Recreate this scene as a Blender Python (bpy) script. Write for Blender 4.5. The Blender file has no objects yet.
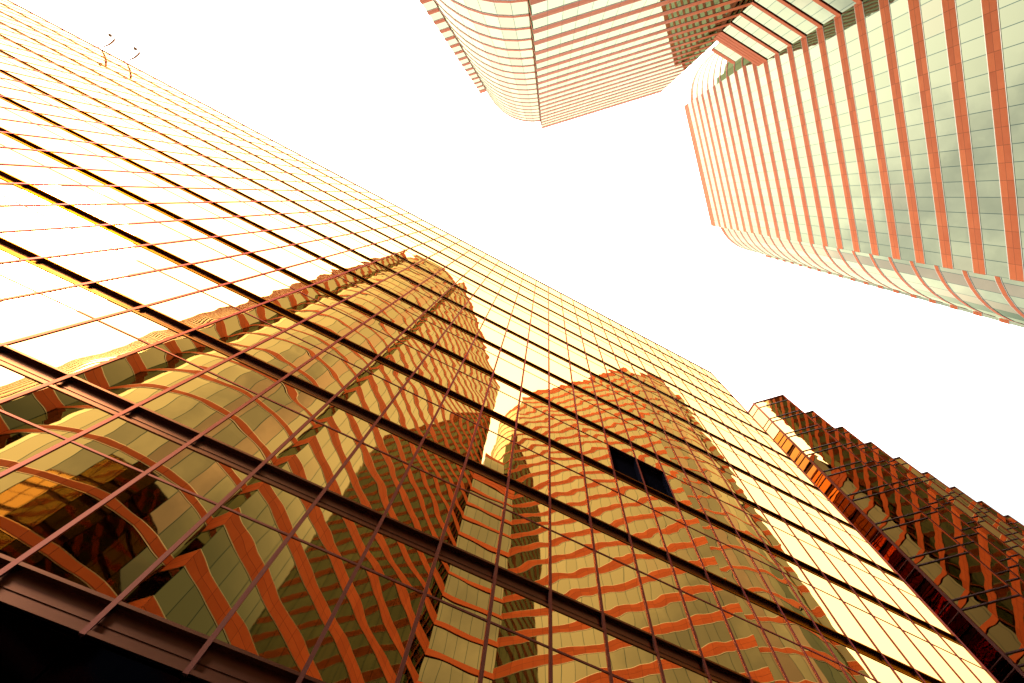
import bpy, bmesh, math, random
from mathutils import Matrix, Vector
random.seed(7)
SC = bpy.context.scene
COL = SC.collection
EYE = 1.6                                   # eye height above the plaza

# ------------------------------------------------------------------ camera
# rows: world x (along the big facade), world y (into it), world z, each in camera space (right, down, forward)
R3 = ((0.878233, 0.463175, 0.119059), (-0.477647, 0.861856, 0.170463), (-0.023657, -0.206575, 0.978145))
FPX, CX, CY, W, H = 495.13, 559.957, 301.059, 1024.0, 683.0
cam = bpy.data.cameras.new('camera'); co = bpy.data.objects.new('camera', cam); COL.objects.link(co)
m = Matrix(((R3[0][0], -R3[0][1], -R3[0][2], 0), (R3[1][0], -R3[1][1], -R3[1][2], 0),
            (R3[2][0], -R3[2][1], -R3[2][2], EYE), (0, 0, 0, 1)))
co.matrix_world = m
cam.sensor_fit = 'HORIZONTAL'; cam.sensor_width = 36.0; cam.lens = 36.0 * FPX / W
cam.shift_x = (W / 2 - CX) / W; cam.shift_y = (CY - H / 2) / W
cam.clip_start = 0.05; cam.clip_end = 6000
SC.camera = co

def pix(p):
    v = (p[0], p[1], p[2] - EYE)
    a = [sum(R3[r][c] * v[r] for r in range(3)) for c in range(3)]
    if a[2] < 0.05: return None
    return (CX + FPX * a[0] / a[2], CY + FPX * a[1] / a[2])

# ------------------------------------------------------------------ sky and sun
SUN = Vector((-0.805, -0.556, 1.0)).normalized()
world = bpy.data.worlds.new('World'); SC.world = world; world.use_nodes = True
nt = world.node_tree; nt.nodes.clear()
def N(t, tree=nt, **kw):
    n = tree.nodes.new(t)
    for k, v in kw.items(): setattr(n, k, v)
    return n
out = N('ShaderNodeOutputWorld'); bg = N('ShaderNodeBackground'); bg.inputs['Strength'].default_value = 0.10
sky = N('ShaderNodeTexSky', sky_type='NISHITA', sun_disc=False)
sky.sun_elevation = math.asin(SUN.z); sky.sun_rotation = math.atan2(SUN.x, SUN.y)
sky.dust_density = 0.5; sky.air_density = 1.4; sky.ozone_density = 2.0
tc = N('ShaderNodeTexCoord')
def vdot(vec):
    d = N('ShaderNodeVectorMath', operation='DOT_PRODUCT'); d.inputs[1].default_value = vec
    nt.links.new(tc.outputs['Generated'], d.inputs[0]); return d.outputs['Value']
def mrange(sock, a, b, c, d, smooth=True):
    r = N('ShaderNodeMapRange'); r.interpolation_type = 'SMOOTHSTEP' if smooth else 'LINEAR'
    r.inputs[1].default_value = a; r.inputs[2].default_value = b; r.inputs[3].default_value = c; r.inputs[4].default_value = d
    nt.links.new(sock, r.inputs[0]); return r.outputs[0]
noi = N('ShaderNodeTexNoise'); noi.inputs['Scale'].default_value = 7.0; noi.inputs['Detail'].default_value = 6.0
noi.inputs['Roughness'].default_value = 0.6
nt.links.new(tc.outputs['Generated'], noi.inputs['Vector'])
# a white cloud deck that breaks up towards +y
hole = mrange(vdot((0.0, 1.0, 0.0)), 0.28, 0.62, 0.0, 0.50)
sub = N('ShaderNodeMath', operation='SUBTRACT'); nt.links.new(noi.outputs[0], sub.inputs[0]); nt.links.new(hole, sub.inputs[1])
cover = mrange(sub.outputs[0], -0.12, 0.30, 0.50, 1.0)
glow = mrange(vdot(tuple(SUN)), 0.80, 0.965, 0.0, 1.0)
haze = mrange(vdot(tuple(SUN)), 0.50, 0.78, 0.0, 1.0)
hz = N('ShaderNodeMixRGB'); nt.links.new(haze, hz.inputs[0]); hz.inputs[1].default_value = (17.5, 17.2, 16.4, 1); hz.inputs[2].default_value = (22.0, 21.4, 20.2, 1)
cl = N('ShaderNodeMixRGB'); nt.links.new(hz.outputs[0], cl.inputs[1]); cl.inputs[2].default_value = (42, 40.5, 38, 1)
nt.links.new(glow, cl.inputs[0])
# an added dark patch low in the +x sky to darken tower reflections, and the overcast deck dimming towards the horizon
added_dark = mrange(vdot((0.83, 0.35, 0.43)), 0.865, 0.96, 0.0, 0.86)
bk = N('ShaderNodeMixRGB'); nt.links.new(added_dark, bk.inputs[0]); nt.links.new(cl.outputs[0], bk.inputs[1]); bk.inputs[2].default_value = (1.0, 1.9, 1.9, 1)
low = mrange(vdot((0.0, 0.0, 1.0)), 0.15, 0.66, 0.18, 1.0)
dm = N('ShaderNodeMixRGB'); dm.inputs[1].default_value = (0, 0, 0, 1); nt.links.new(low, dm.inputs[0]); nt.links.new(bk.outputs[0], dm.inputs[2])
cl = dm
mx = N('ShaderNodeMixRGB'); nt.links.new(cover, mx.inputs[0]); nt.links.new(sky.outputs[0], mx.inputs[1]); nt.links.new(cl.outputs[0], mx.inputs[2])
nt.links.new(mx.outputs[0], bg.inputs['Color']); nt.links.new(bg.outputs[0], out.inputs['Surface'])

sl = bpy.data.lights.new('sun', 'SUN'); sl.energy = 1.5; sl.angle = math.radians(10); sl.color = (1.0, 0.93, 0.82)
so = bpy.data.objects.new('sun', sl); COL.objects.link(so)
so.rotation_euler = SUN.to_track_quat('Z', 'Y').to_euler(); so.location = (-80, -60, 260)

SC.view_settings.view_transform = 'Standard'; SC.view_settings.look = 'None'
SC.view_settings.exposure = 1.5; SC.view_settings.gamma = 1.0; SC.view_settings.use_curve_mapping = False
SC.render.engine = 'CYCLES'
SC.cycles.max_bounces = 10; SC.cycles.glossy_bounces = 8; SC.cycles.diffuse_bounces = 2
SC.cycles.caustics_reflective = False

# ------------------------------------------------------------------ materials
def mat(name):
    a = bpy.data.materials.new(name); a.use_nodes = True
    return a, a.node_tree, a.node_tree.nodes['Principled BSDF']
def math_node(t, op, a, b=None, c=None):
    n = t.nodes.new('ShaderNodeMath'); n.operation = op
    for i, v in enumerate((a, b, c)):
        if v is None: continue
        if isinstance(v, (int, float)): n.inputs[i].default_value = v
        else: t.links.new(v, n.inputs[i])
    return n.outputs[0]
def mixc(t, f, a, b):
    n = t.nodes.new('ShaderNodeMixRGB')
    t.links.new(f, n.inputs[0])
    for i, v in ((1, a), (2, b)):
        if isinstance(v, tuple): n.inputs[i].default_value = (*v, 1)
        else: t.links.new(v, n.inputs[i])
    return n.outputs[0]
def noise(t, scale, detail=3.0, vec=None):
    n = t.nodes.new('ShaderNodeTexNoise'); n.inputs['Scale'].default_value = scale; n.inputs['Detail'].default_value = detail
    if vec is None:
        g = t.nodes.new('ShaderNodeTexCoord'); vec = g.outputs['Object']
    t.links.new(vec, n.inputs['Vector']); return n.outputs[0]
BAY = 1.68
def uv_cells(t, du, dv, w):
    """lines between cells of du x dv metres on the UV map, and a random value per cell"""
    u = t.nodes.new('ShaderNodeUVMap'); u.uv_map = 'UVMap'
    s = t.nodes.new('ShaderNodeSeparateXYZ'); t.links.new(u.outputs[0], s.inputs[0])
    def line(sock, d):
        q = math_node(t, 'DIVIDE', sock, d); fr = math_node(t, 'FRACT', q)
        e = math_node(t, 'MINIMUM', fr, math_node(t, 'SUBTRACT', 1.0, fr))
        return math_node(t, 'LESS_THAN', e, w / d / 2), math_node(t, 'FLOOR', q)
    lu, cu = line(s.outputs[0], du); lv, cv = line(s.outputs[1], dv)
    cb = t.nodes.new('ShaderNodeCombineXYZ'); t.links.new(cu, cb.inputs[0]); t.links.new(cv, cb.inputs[1])
    wn = t.nodes.new('ShaderNodeTexWhiteNoise'); t.links.new(cb.outputs[0], wn.inputs['Vector'])
    return lu, lv, wn.outputs['Value']

def mirror(t, color, rough, normal=None):
    g = t.nodes.new('ShaderNodeBsdfGlossy'); g.inputs['Roughness'].default_value = rough
    t.links.new(color, g.inputs['Color'])
    if normal: t.links.new(normal, g.inputs['Normal'])
    t.links.new(g.outputs[0], t.nodes['Material Output'].inputs['Surface'])
def make_stone():
    a, t, b = mat('red_granite')
    lu, lv, rnd = uv_cells(t, BAY, 0.785, 0.045)
    n = noise(t, 0.9, 6)
    c = mixc(t, n, (0.66, 0.150, 0.044), (0.80, 0.215, 0.072))
    c = mixc(t, math_node(t, 'MULTIPLY', rnd, 0.35), c, (0.32, 0.06, 0.022))
    c = mixc(t, math_node(t, 'MULTIPLY', math_node(t, 'MAXIMUM', lu, lv), 0.6), c, (0.14, 0.035, 0.02))
    t.links.new(c, b.inputs['Base Color']); b.inputs['Roughness'].default_value = 0.6
    b.inputs['Specular IOR Level'].default_value = 0.05
    return a
def make_tower_glass(name, c1, c2, c3):
    a, t, b = mat(name)
    lu, lv, rnd = uv_cells(t, BAY, 4.39, 0.07)
    c = mixc(t, rnd, c1, c2)
    c = mixc(t, math_node(t, 'MULTIPLY', math_node(t, 'GREATER_THAN', rnd, 0.95), 0.5), c, c3)
    c = mixc(t, lu, c, (0.05, 0.075, 0.06))
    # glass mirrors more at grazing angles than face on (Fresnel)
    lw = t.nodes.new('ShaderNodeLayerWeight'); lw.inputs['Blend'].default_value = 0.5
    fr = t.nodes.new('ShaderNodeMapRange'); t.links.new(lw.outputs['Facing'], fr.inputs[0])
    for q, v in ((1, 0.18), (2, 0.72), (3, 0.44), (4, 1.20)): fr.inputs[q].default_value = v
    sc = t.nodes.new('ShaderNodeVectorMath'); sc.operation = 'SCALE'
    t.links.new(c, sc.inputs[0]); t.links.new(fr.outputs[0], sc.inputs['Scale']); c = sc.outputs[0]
    bp = t.nodes.new('ShaderNodeBump'); bp.inputs['Strength'].default_value = 0.10; bp.inputs['Distance'].default_value = 0.05
    t.links.new(noise(t, 0.45, 2), bp.inputs['Height']); mirror(t, c, 0.03, bp.outputs[0])
    return a
def make_gold_glass(name, c1, c2):
    a, t, b = mat(name)
    n = noise(t, 0.15, 2)
    c = mixc(t, n, c1, c2)
    bp = t.nodes.new('ShaderNodeBump'); bp.inputs['Strength'].default_value = 0.05; bp.inputs['Distance'].default_value = 0.1
    t.links.new(noise(t, 0.7, 1), bp.inputs['Height']); mirror(t, c, 0.0, bp.outputs[0])
    return a
def plain(name, c1, c2, rough, scale=1.5, metal=0.0, spec=0.5):
    a, t, b = mat(name)
    t.links.new(mixc(t, noise(t, scale, 5), c1, c2), b.inputs['Base Color'])
    b.inputs['Roughness'].default_value = rough; b.inputs['Metallic'].default_value = metal
    b.inputs['Specular IOR Level'].default_value = spec
    return a
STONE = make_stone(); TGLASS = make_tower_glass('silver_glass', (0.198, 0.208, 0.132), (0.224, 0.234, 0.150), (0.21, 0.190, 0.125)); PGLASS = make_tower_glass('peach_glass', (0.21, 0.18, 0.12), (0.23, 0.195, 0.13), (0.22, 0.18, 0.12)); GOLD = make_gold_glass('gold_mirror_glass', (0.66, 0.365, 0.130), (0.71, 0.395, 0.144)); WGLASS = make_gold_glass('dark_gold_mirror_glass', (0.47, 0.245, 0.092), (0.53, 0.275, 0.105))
BRONZE = plain('bronze_metal', (0.105, 0.040, 0.034), (0.145, 0.055, 0.043), 0.40, 2.0, metal=0.85)
BRONZE.node_tree.nodes['Principled BSDF'].inputs['Specular Tint'].default_value = (0.7, 0.32, 0.16, 1)
SPAND = plain('bronze_spandrel_panel', (0.115, 0.050, 0.033), (0.145, 0.066, 0.042), 0.33, 2.0, metal=1.0)
SPAND.node_tree.nodes['Principled BSDF'].inputs['Specular Tint'].default_value = (0.62, 0.42, 0.30, 1)
TRIM = plain('bright_metal_trim', (0.30, 0.27, 0.20), (0.36, 0.33, 0.25), 0.3, 3.0, metal=1.0)
DARKB = plain('dark_bronze_metal', (0.05, 0.02, 0.022), (0.07, 0.03, 0.03), 0.45, 2.0)
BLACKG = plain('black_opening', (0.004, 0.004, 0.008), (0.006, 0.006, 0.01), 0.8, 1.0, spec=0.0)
def make_base():
    a, t, b = mat('black_base_glass')
    mirror(t, mixc(t, noise(t, 0.5, 3), (0.004, 0.004, 0.012), (0.009, 0.007, 0.018)), 0.06)
    return a
BASEM = make_base()
ROOFM = plain('roof_gravel', (0.16, 0.15, 0.14), (0.24, 0.23, 0.21), 0.9, 2.0)
PAVE = plain('plaza_paving', (0.110, 0.090, 0.080), (0.150, 0.122, 0.108), 0.8, 0.5)
STEEL = plain('painted_steel', (0.75, 0.36, 0.16), (0.82, 0.42, 0.2), 0.5, 3.0)
LENS = plain('lamp_lens', (0.6, 0.42, 0.22), (0.7, 0.5, 0.28), 0.3, 3.0)

# ------------------------------------------------------------------ helpers
def tag(o, label=None, cat=None, group=None, kind=None):
    for k, v in (('label', label), ('category', cat), ('group', group), ('kind', kind)):
        if v: o[k] = v
    return o
def empty(name, loc):
    o = bpy.data.objects.new(name, None); COL.objects.link(o); o.location = loc; return o
def mesh_obj(name, verts, faces, material, parent=None, uvs=None, smooth=False):
    me = bpy.data.meshes.new(name); me.from_pydata(verts, [], faces)
    if uvs:
        l = me.uv_layers.new(name='UVMap'); i = 0
        for f, fu in zip(faces, uvs):
            for q in fu: l.data[i].uv = q; i += 1
    me.materials.append(material)
    if smooth: me.polygons.foreach_set('use_smooth', [True] * len(me.polygons))
    me.update()
    o = bpy.data.objects.new(name, me); COL.objects.link(o)
    if parent:
        o.parent = parent
        if parent.parent is None: o.matrix_parent_inverse = Matrix.Translation(parent.location).inverted()
    return o
class MB:
    def __init__(s): s.v = []; s.f = []; s.uv = []
    def quad(s, p, uv=None):
        b = len(s.v); s.v += [tuple(q) for q in p]; s.f.append(tuple(range(b, b + len(p))))
        s.uv.append(uv or [(0.3, 0.3)] * len(p))
    def box(s, lo, hi):
        x0, y0, z0 = lo; x1, y1, z1 = hi
        b = len(s.v)
        s.v += [(x0,y0,z0),(x1,y0,z0),(x1,y1,z0),(x0,y1,z0),(x0,y0,z1),(x1,y0,z1),(x1,y1,z1),(x0,y1,z1)]
        for f in ((0,3,2,1),(4,5,6,7),(0,1,5,4),(1,2,6,5),(2,3,7,6),(3,0,4,7)):
            s.f.append(tuple(b + i for i in f)); s.uv.append([(0.3, 0.3)] * 4)
    def obox(s, o, d, n, a0, a1, c0, c1, z0, z1):
        """box along plan direction d (a0..a1) and plan normal n (c0..c1), from plan origin o"""
        b = len(s.v)
        for z in (z0, z1):
            for a, c in ((a0, c0), (a1, c0), (a1, c1), (a0, c1)):
                s.v.append((o[0] + d[0]*a + n[0]*c, o[1] + d[1]*a + n[1]*c, z))
        for f in ((0,3,2,1),(4,5,6,7),(0,1,5,4),(1,2,6,5),(2,3,7,6),(3,0,4,7)):
            s.f.append(tuple(b + i for i in f)); s.uv.append([(0.3, 0.3)] * 4)
    def build(s, name, material, parent=None, smooth=False):
        return mesh_obj(name, s.v, s.f, material, parent, s.uv, smooth)

def area_px(ps):
    q = [pix(p) for p in ps]
    if any(a is None for a in q): return 0.0
    cx = sum(a[0] for a in q) / len(q); cy = sum(a[1] for a in q) / len(q)
    if not (-20 < cx < W + 20 and -20 < cy < H + 20): return 0.0
    return abs(sum(q[i][0]*q[(i+1) % len(q)][1] - q[(i+1) % len(q)][0]*q[i][1] for i in range(len(q)))) / 2

class Pane:
    """one pane of mirror glass: a slightly bowed and tilted sheet in a wall through o with direction d and outward normal n"""
    K = 5
    def __init__(s, o, d, n, a0, a1, z0, z1, amp=1.0):
        s.g = (o, d, n, a0, a1, z0, z1)
        s.r = (random.gauss(0, 0.0008)*amp, random.gauss(0, 0.0008)*amp, random.gauss(0.0008, 0.0006)*amp, random.gauss(0, 0.0005)*amp, random.gauss(0, 0.0005)*amp)
        P = lambda a, z: (o[0]+d[0]*a, o[1]+d[1]*a, z)
        s.corners = [P(a0, z0), P(a1, z0), P(a1, z1), P(a0, z1)]
        s.area = area_px(s.corners)
    def add(s, vs, fs):
        o, d, n, a0, a1, z0, z1 = s.g; tx, tz, bow, sx, sz = s.r; K = s.K; b = len(vs)
        wa = (a1 - a0) / 2; wz = (z1 - z0) / 2
        for j in range(K + 1):
            for i in range(K + 1):
                u = 2*i/K - 1; v = 2*j/K - 1
                off = tx*wa*u + tz*wz*v + bow*((1-u*u) + (1-v*v))*0.9 + sx*math.sin(2.4*u + 5*sz*300*v)*0.8 + sz*math.sin(2.6*v)*0.9
                a = a0 + (a1-a0)*i/K; z = z0 + (z1-z0)*j/K
                vs.append((o[0]+d[0]*a+n[0]*off, o[1]+d[1]*a+n[1]*off, z))
        for j in range(K):
            for i in range(K):
                q = b + j*(K+1) + i; fs.append((q, q+1, q+K+2, q+K+1))
def build_panes(panes, parent, material, limit=100):
    panes = sorted(panes, key=lambda p: -p.area)
    near = [p for p in panes[:limit] if p.area > 0]
    for p in near:
        vs, fs = [], []; p.add(vs, fs); mesh_obj('window_pane', vs, fs, material, parent, None, True)
    vs, fs = [], []
    for p in panes[len(near):]: p.add(vs, fs)
    if vs: mesh_obj('window_panes', vs, fs, material, parent, None, True)['kind'] = 'stuff'

# ------------------------------------------------------------------ ground
g = MB(); g.box((-2500, -2500, -1.0), (2500, 2500, 0.0))
tag(g.build('plaza_ground', PAVE), kind='structure')

# ------------------------------------------------------------------ the mirrored office block
FY = 9.0; X0, X1 = -74.9, 27.34; FZ = 56.75 + EYE; BACK = 58.0
block = empty('office_block', (-20, FY, 0))
tag(block, 'wide gold mirror glass block with bronze mullions, filling the lower left of the picture', 'building')
TOPS = [53.3, 49.4, 45.12, 40.88, 36.62, 32.36, 28.08, 23.8, 19.75, 15.5, 11.33, 7.03]
TOPS = [z + EYE for z in TOPS]
BH = 0.62
XS = [4.9 + 1.6 * k for k in range(-49, 14)]           # mullion lines
XS = [a for a in XS if X0 < a < X1 - 0.4]
edges = [X0] + XS + [X1]
rows = []
prev = FZ - 0.10
for i, t_ in enumerate(TOPS):
    if i > 0:
        thin = TOPS[i-1] - 1.76
        rows += [(thin + 0.02, prev), (t_, thin - 0.02)]
    else:
        rows += [(t_, prev)]
    prev = t_ - BH
panes = []; black = []
for (z0, z1) in rows:
    for i in range(len(edges) - 1):
        a0, a1 = edges[i], edges[i+1]
        c = (a0 + a1) / 2; zc = (z0 + z1) / 2 - EYE
        if 8.1 < c < 11.3 and 19.6 < zc < 22.2: black.append((a0, a1, z0, z1)); continue
        panes.append(Pane((0, FY), (1, 0), (0, -1), a0, a1, z0, z1))
DEPTHS = [(FY + 0.8) + 1.6 * k for k in range(30)]
for (z0, z1) in rows:
    for i in range(len(DEPTHS) - 1):
        panes.append(Pane((X1 + 0.001, 0), (0, 1), (1, 0), DEPTHS[i], DEPTHS[i+1], z0, z1))
    panes.append(Pane((X1 + 0.001, 0), (0, 1), (1, 0), FY, DEPTHS[0], z0, z1))
build_panes(panes, block, GOLD)
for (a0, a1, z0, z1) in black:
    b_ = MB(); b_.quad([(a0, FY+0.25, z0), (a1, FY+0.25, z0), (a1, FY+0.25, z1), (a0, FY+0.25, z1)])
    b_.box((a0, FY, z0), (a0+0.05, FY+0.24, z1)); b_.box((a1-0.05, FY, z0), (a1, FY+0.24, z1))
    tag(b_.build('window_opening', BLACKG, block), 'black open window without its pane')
PROF = [(0.0, 0.0), (-0.024, 0.0), (-0.024, -0.06), (0.09, -0.06), (0.09, -0.33), (0.078, -0.33), (0.078, -0.36), (0.09, -0.36),
        (0.09, -0.55), (-0.024, -0.55), (-0.024, -0.62), (0.0, -0.62)]
def band(zt):
    b = MB()
    for (y0, s0), (y1, s1) in zip(PROF[:-1], PROF[1:]):
        b.quad([(X0, FY+y0, zt+s0), (X0, FY+y1, zt+s1), (X1-0.02, FY+y1, zt+s1), (X1-0.02, FY+y0, zt+s0)])
    for (x0_, x1_) in ((0.0, 0.06),):
        b.box((X1-0.02, FY, zt-0.07), (X1+0.06, BACK, zt)); b.box((X1-0.02, FY, zt-0.62), (X1+0.05, BACK, zt-0.54)); b.box((X1-0.2, FY+0.2, zt-0.54), (X1-0.05, BACK, zt-0.07))
    return b
for zt in TOPS:
    band(zt).build('spandrel_band', SPAND, block)
for zt in TOPS[:-1]:
    b = MB(); z = zt - 1.76
    b.box((X0, FY-0.018, z-0.024), (X1, FY+0.06, z+0.024)); b.box((X1, FY-0.028, z-0.02), (X1+0.028, BACK, z+0.02))
    b.build('transom', BRONZE, block)
ZB = TOPS[-1] - BH - 0.02
for a in XS:
    b = MB()
    b.box((a-0.042, FY-0.03, ZB), (a+0.042, FY+0.03, FZ-0.10))
    b.build('mullion', BRONZE, block)
b = MB(); b.box((X1-0.06, FY-0.05, ZB), (X1+0.06, FY+0.05, FZ-0.10)); b.build('corner_post', BRONZE, block)
for y in DEPTHS[:-1]:
    b = MB(); b.box((X1-0.02, y-0.035, ZB), (X1+0.08, y+0.035, FZ-0.16)); b.build('side_mullion', BRONZE, block)
b = MB(); b.box((X0, FY-0.07, FZ-0.10), (X1+0.07, FY+0.35, FZ)); b.box((X1-0.28, FY+0.35, FZ-0.10), (X1+0.07, BACK, FZ))
b.build('roof_coping', BRONZE, block)
b = MB(); b.box((X0+0.3, FY+0.36, FZ-1.2), (X1-0.3, BACK-0.3, FZ-0.5)); b.build('roof', ROOFM, block)
b = MB(); b.box((X0, FY+0.32, 0), (X1-0.3, FY+0.5, FZ-1.3)); b.box((X0, BACK-0.2, 0), (X1-0.02, BACK, FZ-0.2)); b.box((X0, FY+0.51, 0), (X0+0.3, BACK-0.21, FZ-0.2)); b.build('back_wall', DARKB, block)
zb = TOPS[-1] - BH - 0.004
for i in range(len(edges)-1):
    b = MB(); b.box((edges[i]+0.02, FY+0.05, 0.02), (edges[i+1]-0.02, FY+0.11, zb)); b.build('base_panel', BASEM, block)
b = MB(); b.box((X0, FY+0.12, 0), (X1, FY+0.28, zb-0.01)); b.box((X1-0.3, FY+0.282, 0), (X1-0.002, BACK-0.21, zb)); b.build('base_wall', BASEM, block)

# two floodlights on the roof edge
def floodlight(x, label):
    r = empty('roof_floodlight', (x, FY+0.1, FZ))
    tag(r, label, 'floodlight')
    pts = [(0, 0.0, 0), (0.25, 0.0, 0.5), (0.5, -0.35, 0.95), (0.75, -0.8, 1.15), (0.95, -1.25, 1.2), (1.1, -1.6, 1.15)]
    b = MB(); NS = 8; prev = None
    for i, p in enumerate(pts):
        p = Vector(p); tn = Vector(pts[min(i+1, len(pts)-1)]) - Vector(pts[max(i-1, 0)]); tn.normalize()
        u = tn.cross(Vector((1, 0.2, 0.1))).normalized(); w = tn.cross(u); rr = 0.06 if i < 3 else 0.10
        ring = [p + (u*math.cos(2*math.pi*k/NS) + w*math.sin(2*math.pi*k/NS))*rr for k in range(NS)]
        ring = [(q.x + x, q.y + FY + 0.1, q.z + FZ) for q in ring]
        if prev:
            for k in range(NS): b.quad([prev[k], prev[(k+1) % NS], ring[(k+1) % NS], ring[k]])
        prev = ring
    b.quad(prev); b.build('bracket_arm', STEEL, r)
    bm = bmesh.new(); bmesh.ops.create_uvsphere(bm, u_segments=14, v_segments=9, radius=0.2)
    for v in bm.verts:
        v.co.z *= 0.7; v.co += Vector((x + 0.62, FY - 1.62, FZ + 1.05))
    me = bpy.data.meshes.new('lamp_head'); bm.to_mesh(me); bm.free(); me.materials.append(LENS)
    o = bpy.data.objects.new('lamp_head', me); COL.objects.link(o); o.parent = r; o.matrix_parent_inverse = Matrix.Translation(r.location).inverted()
    b = MB(); b.box((x + 0.60, FY - 1.64, FZ + 1.0), (x + 1.14, FY - 1.54, FZ + 1.1)); b.build('lamp_yoke', STEEL, r)
floodlight(-48.9, 'small curved floodlight on the office block roof edge, nearer the left picture border')
floodlight(-46.2, 'small curved floodlight on the office block roof edge, nearer the towers')

# ------------------------------------------------------------------ twin towers
TH = 143.2 + EYE; FLOOR = 4.39; Z_R = 60.38 + EYE
AX = 17.6
def chord_arc(p, q, sag, n=10):
    """points from p to q along a circular bulge of height sag, to the left of p->q when sag > 0"""
    c = Vector(q) - Vector(p); L = c.length; nrm = Vector((-c.y, c.x)).normalized()
    r = (L*L/4 + sag*sag) / (2*abs(sag)); th = math.asin(L/2/r); res = []
    for i in range(n + 1):
        a = -th + 2*th*i/n
        al = r*math.sin(a) + L/2; h = r*math.cos(a) - r*math.cos(th)
        pt = Vector(p) + c.normalized()*al + nrm*(h if sag > 0 else -h)
        res.append((pt.x, pt.y))
    return res
A_, B_ = (-10.08, -15.21), (13.97, -39.26)
HC, G_ = (-11.40, -16.60), (-27.64, -16.60)
F_, E2 = (-28.96, -15.21), (-53.0, -39.25)
def tower(name, label, mirror, far_arc):
    M = (lambda p: (2*AX - p[0], p[1])) if mirror else (lambda p: p)
    root = empty(name, (*M((-19.5, -39.25)), 0)); tag(root, label, 'tower', None)
    arc1 = chord_arc(HC, G_, -2.85) if True else []
    # make sure the bulge points to +y
    if max(p[1] for p in arc1) < -15: arc1 = chord_arc(HC, G_, 2.85)
    chains = []                                    # (points, is_arc), in order round the plan
    start = []
    if far_arc:
        c0 = (12.82, -40.41); c1 = (12.82, -56.0)
        arc0 = chord_arc(c1, c0, -2.85)
        if max(p[0] for p in arc0) < 13.5: arc0 = chord_arc(c1, c0, 2.85)
        chains.append((arc0, True)); flat1 = [c0, B_, A_, HC]
        tail = [(12.82, -56.0), (13.97, -57.15), (-19.5, -90.6)]
    else:
        flat1 = [B_, A_, HC]; tail = [(13.97, -39.26), (-8.0, -68.0), (-19.5, -79.5)]
    chains.append((flat1, False)); chains.append((arc1, True)); chains.append(([G_, F_, E2], False))
    loop = []
    for pts, arc in chains:
        for p in pts:
            if not loop or (Vector(p) - Vector(loop[-1])).length > 1e-4: loop.append(p)
    loop += [p for p in reversed(tail)][:-1] if far_arc else [p for p in reversed(tail)][:-1]
    loop = [M(p) for p in loop]; chains = [([M(p) for p in pts], arc) for pts, arc in chains]
    ar = sum(loop[i][0]*loop[(i+1) % len(loop)][1] - loop[(i+1) % len(loop)][0]*loop[i][1] for i in range(len(loop)))
    sgn = 1.0 if ar > 0 else -1.0                  # interior is to the left when the loop runs counter-clockwise
    def inset(i, dist):
        n_ = len(loop); p0, p1, p2 = (Vector(loop[(i-1) % n_]), Vector(loop[i]), Vector(loop[(i+1) % n_]))
        d1 = (p1-p0).normalized(); d2 = (p2-p1).normalized()
        n1 = Vector((-d1.y, d1.x))*sgn; n2 = Vector((-d2.y, d2.x))*sgn
        bs = (n1+n2); k = bs.dot(n1)
        bs = bs / k if abs(k) > 0.25 else n1
        return p1 + bs*dist
    REC = 0.045
    inn = [inset(i, REC) for i in range(len(loop))]
    deep = [inset(i, REC+0.35) for i in range(len(loop))]
    index = {}
    for i, p in enumerate(loop): index[(round(p[0], 3), round(p[1], 3))] = i
    eu = []                                        # u range of every edge: facets of a curve are one bay, flat faces a whole number of bays
    for i in range(len(loop)):
        L = (Vector(loop[(i+1) % len(loop)]) - Vector(loop[i])).length
        eu.append((i*20*BAY, i*20*BAY + BAY*max(1, round(L/BAY))) if L > 1.0 else (i*20*BAY, i*20*BAY + L))
    peach = set()
    def ring(name, pts, closed, z0, z1, material, smooth=False):
        b = MB(); n_ = len(pts); pq = MB()
        for i in range(n_ if closed else n_-1):
            p, q = pts[i], pts[(i+1) % n_]
            (pq if i in peach else b).quad([(p[0], p[1], z0), (q[0], q[1], z0), (q[0], q[1], z1), (p[0], p[1], z1)],
                   [(eu[i][0], z0-Z_R), (eu[i][1], z0-Z_R), (eu[i][1], z1-Z_R-0.01), (eu[i][0], z1-Z_R-0.01)])
        o = b.build(name, material, root)
        if pq.v:
            for k in range(0, len(pq.v), 4): mesh_obj('peach_window', pq.v[k:k+4], [(0, 1, 2, 3)], PGLASS, root, [pq.uv[k//4]])
        return o
    mid_ = [inset(i, 0.012) for i in range(len(loop))]
    def slab(b, idx, z0, z1, zb, face=None):
        """a stone band: front, soffit, top, back edge, running along loop indices idx"""
        for k in range(len(idx)-1):
            i, j = idx[k], idx[k+1]
            P, Q, p, q = (face or loop)[i], (face or loop)[j], deep[i], deep[j]; u0, u1 = eu[i]
            b.quad([(P[0],P[1],z0),(Q[0],Q[1],z0),(Q[0],Q[1],z1),(P[0],P[1],z1)], [(u0,z0-zb),(u1,z0-zb),(u1,z1-zb),(u0,z1-zb)])
            b.quad([(P[0],P[1],z0),(p[0],p[1],z0),(q[0],q[1],z0),(Q[0],Q[1],z0)])
            b.quad([(P[0],P[1],z1),(Q[0],Q[1],z1),(q[0],q[1],z1),(p[0],p[1],z1)])
        for i in (idx[0], idx[-1]):
            P, p = (face or loop)[i], deep[i]; b.quad([(P[0],P[1],z0),(p[0],p[1],z0),(p[0],p[1],z1),(P[0],P[1],z1)])
    ids = [([index[(round(p[0],3), round(p[1],3))] for p in pts], arc) for pts, arc in chains]
    near = ids[-2][0] if ids[-2][1] else ids[1][0]
    peach.update({near[1], near[3]})
    zs = [Z_R + FLOOR*k for k in range(-13, 18)]
    top0 = zs[-1] + FLOOR
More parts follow.
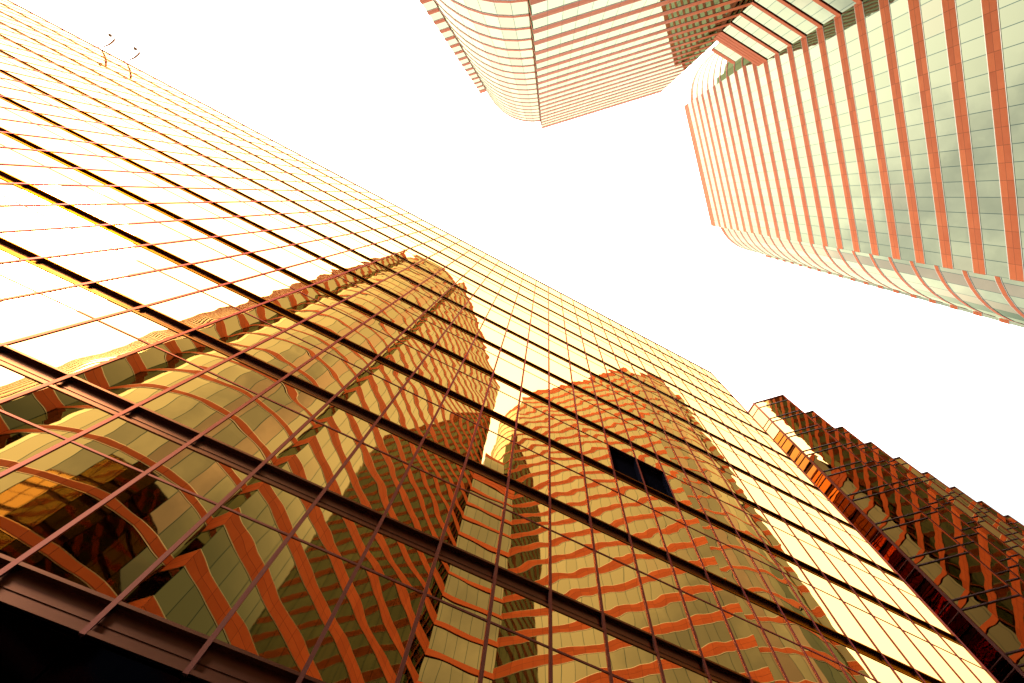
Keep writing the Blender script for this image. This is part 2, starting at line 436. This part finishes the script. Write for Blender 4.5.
    for z in zs:
        for idx, arc in ids:
            b = MB()
            t_ = MB()
            if arc: slab(b, idx, z+0.76, z+1.43, z); o = b.build('curved_stone_band', STONE, root); slab(t_, idx, z+0.68, z+1.51, z, mid_)
            else: slab(b, idx, z+0.03, z+1.54, z); o = b.build('stone_band', STONE, root); slab(t_, idx, z-0.05, z+1.62, z, mid_)
            t_.build('metal_trim', TRIM, o)
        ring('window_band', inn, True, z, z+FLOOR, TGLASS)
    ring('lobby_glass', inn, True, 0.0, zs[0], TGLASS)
    for idx, arc in ids:
        for q0, q1 in ([(0.6, TH-0.9-top0)] if arc else [(0.2, 1.5), (1.62, 2.9), (3.02, TH-top0)]):
            b = MB(); slab(b, idx, top0+q0, top0+q1, top0); b.build('parapet', STONE, root)
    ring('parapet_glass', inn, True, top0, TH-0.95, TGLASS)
    b = MB(); b.quad([(p[0], p[1], TH-1.3) for p in deep]); b.build('roof', ROOFM, root)
    return root
tower('striped_tower', 'silver glass tower with thin granite stripes and rounded corner at the top centre', False, False)
tower('striped_tower', 'silver glass tower with broad salmon granite stripes filling the upper right corner', True, True)

# ------------------------------------------------------------------ the lower link block between the towers
link = empty('link_block', (AX, -42, 0))
tag(link, 'lower glass block with thin orange stripes wedged between the two striped towers', 'building')
def link_front(y, xa, xb, z0, z1, name):
    b = MB(); b.quad([(xa, y, z0), (xb, y, z0), (xb, y, z1), (xa, y, z1)], [(xa, z0), (xb, z0), (xb, z1), (xa, z1)])
    b.build(name, TGLASS, link)
ly = -38.2; ztop = 91.0 + EYE
zk = [Z_R + FLOOR*k for k in range(-13, 7)]
half = lambda y: (-25.29 - y + 0.1, 60.49 + y - 0.1)
xa, xb = half(ly)
for z in zk:
    b = MB(); b.box((xa-0.4, ly-0.4, z), (xb+0.4, ly, z+0.78))
    o = b.build('stone_band', STONE, link)
    link_front(ly-0.14, xa-0.4, xb+0.4, z+0.78, z+FLOOR, 'window_band')
zt = zk[-1] + FLOOR
b = MB()
for k in range(4): b.box((xa-0.4, ly-0.6, zt+k*1.0), (xb+0.4, ly+0.002*k, zt+k*1.0+0.88))
b.build('parapet', STONE, link)
zp = zt + 4.5
y2 = -40.6; xa2, xb2 = half(y2)
link_front(y2, xa2-0.4, xb2+0.4, zp-3, 106.2, 'upper_window_band')
b = MB(); b.box((xa2-0.4, y2-0.5, 106.2), (xb2+0.4, y2+0.05, 107.7)); b.build('upper_stone_band', STONE, link)
b = MB(); b.box((xa-0.4, ly-1.2, 0), (xb+0.4, ly-0.7, zp-3.2)); b.box((xa2, -48, 90), (xb2, y2-0.6, 107.3)); b.build('core_wall', DARKB, link)

# ------------------------------------------------------------------ stepped mirror glass wing to the right
S = 0.385 * 9.0; Q = 0.385 / 0.455
WH = 65.2 * Q + EYE
wing = empty('stepped_wing', (60, 14, 0))
tag(wing, 'saw toothed dark mirror glass building with stepped bays at the lower right border', 'building')
INX, INY = 9.596*S, 2.774*S
tips = [(10.327*S + 1.2655*S*k, 2.04*S) for k in range(13)]
DR = (-1/math.sqrt(2), 1/math.sqrt(2)); NRM = (-1/math.sqrt(2), -1/math.sqrt(2))
pairs = []
zz = 60.1
while zz > 3: pairs.append((zz*Q, (zz-0.85)*Q)); zz -= 4.3
bounds = [65.0*Q, 63.55*Q]
for a, c in pairs: bounds += [a, c]
bounds.append(0.0)
wp = []
bays = []
for k, t in enumerate(tips):
    L = (t[0]-INX)*math.sqrt(2) if k == 0 else 1.2655*S/math.sqrt(2)
    bays.append((t, L))
for k, (t, L) in enumerate(bays):
    for i in range(len(bounds)-1):
        z1, z0 = bounds[i]+EYE, bounds[i+1]+EYE
        if z0 < 2: z0 = 0.0
        wp.append(Pane(t, DR, NRM, 0.0, L, z0, z1, 0.4))
        t2 = tips[k+1] if k+1 < len(tips) else None
        if t2:
            # the hidden return of the tooth
            wp.append(Pane(t, (1/math.sqrt(2), 1/math.sqrt(2)), (1/math.sqrt(2), -1/math.sqrt(2)), 0.0, 1.2655*S/math.sqrt(2), z0, z1, 0.4))
SIDE = 1.45
for j in range(12):
    for i in range(len(bounds)-1):
        z1, z0 = bounds[i]+EYE, bounds[i+1]+EYE
        wp.append(Pane((INX, 0), (0, 1), (-1, 0), INY + j*SIDE, INY+(j+1)*SIDE, max(z0, 0), z1, 0.5))
build_panes(wp, wing, WGLASS)
bars = []
for k, (t, L) in enumerate(bays):
    for zq in bounds[:-1]:
        bars.append((area_px([(t[0]+DR[0]*a, t[1]+DR[1]*a, zq+EYE+e) for a, e in ((0.06, -0.04), (L, -0.04), (L, 0.04), (0.06, 0.04))]), t, L, zq))
    b = MB(); b.obox(t, DR, NRM, -0.05, 0.05, -0.05, 0.06, 0, WH); b.build('edge_post', BRONZE, wing)
    b = MB(); b.obox(t, DR, NRM, 0.0, L, -0.3, 0.08, WH-0.16, WH); b.build('coping', BRONZE, wing)
bars.sort(key=lambda q: -q[0])
rest = MB()
for k, (_, t, L, zq) in enumerate(bars):
    b = MB() if k < 100 else rest
    b.obox(t, DR, NRM, 0.06, L, -0.02, 0.06, zq+EYE-0.038, zq+EYE+0.038)
    if k < 100: b.build('transom', DARKB, wing)
rest.build('transoms', DARKB, wing)['kind'] = 'stuff'
for zq in bounds[:-1]:
    b = MB(); b.box((INX-0.05, INY+0.1, zq+EYE-0.03), (INX+0.02, INY+17.4, zq+EYE+0.03)); b.build('side_transom', BRONZE, wing)
b = MB(); b.box((INX-0.09, INY-0.09, 0), (INX+0.09, INY+0.09, WH+0.02)); b.build('corner_post', BRONZE, wing)
b = MB(); b.box((INX-0.06, INY+0.1, WH-0.25), (INX+0.3, INY+17.4, WH)); b.build('side_coping', BRONZE, wing)
b = MB()
rp = [(INX+0.1, INY+17.3), (INX+0.1, INY+0.2)]
for k, (t, L) in enumerate(bays):
    rp.append((t[0]-0.02, t[1]+0.16))
    if k+1 < len(bays):
        hlf = 1.2655*S/2; rp.append((t[0]+hlf, t[1]+hlf+0.1))
rp.append((tips[-1][0]+4, INY+17.3))
b.quad([(p[0], p[1], WH-0.3) for p in rp]); b.build('roof', ROOFM, wing)
b = MB(); b.box((INX+0.3, INY+17.42, 0), (tips[-1][0]+4, INY+17.7, WH-0.1)); b.box((tips[-1][0]+3.7, tips[-1][1]+3, 0), (tips[-1][0]+4, INY+17.4, WH-0.1)); b.build('back_wall', DARKB, wing)
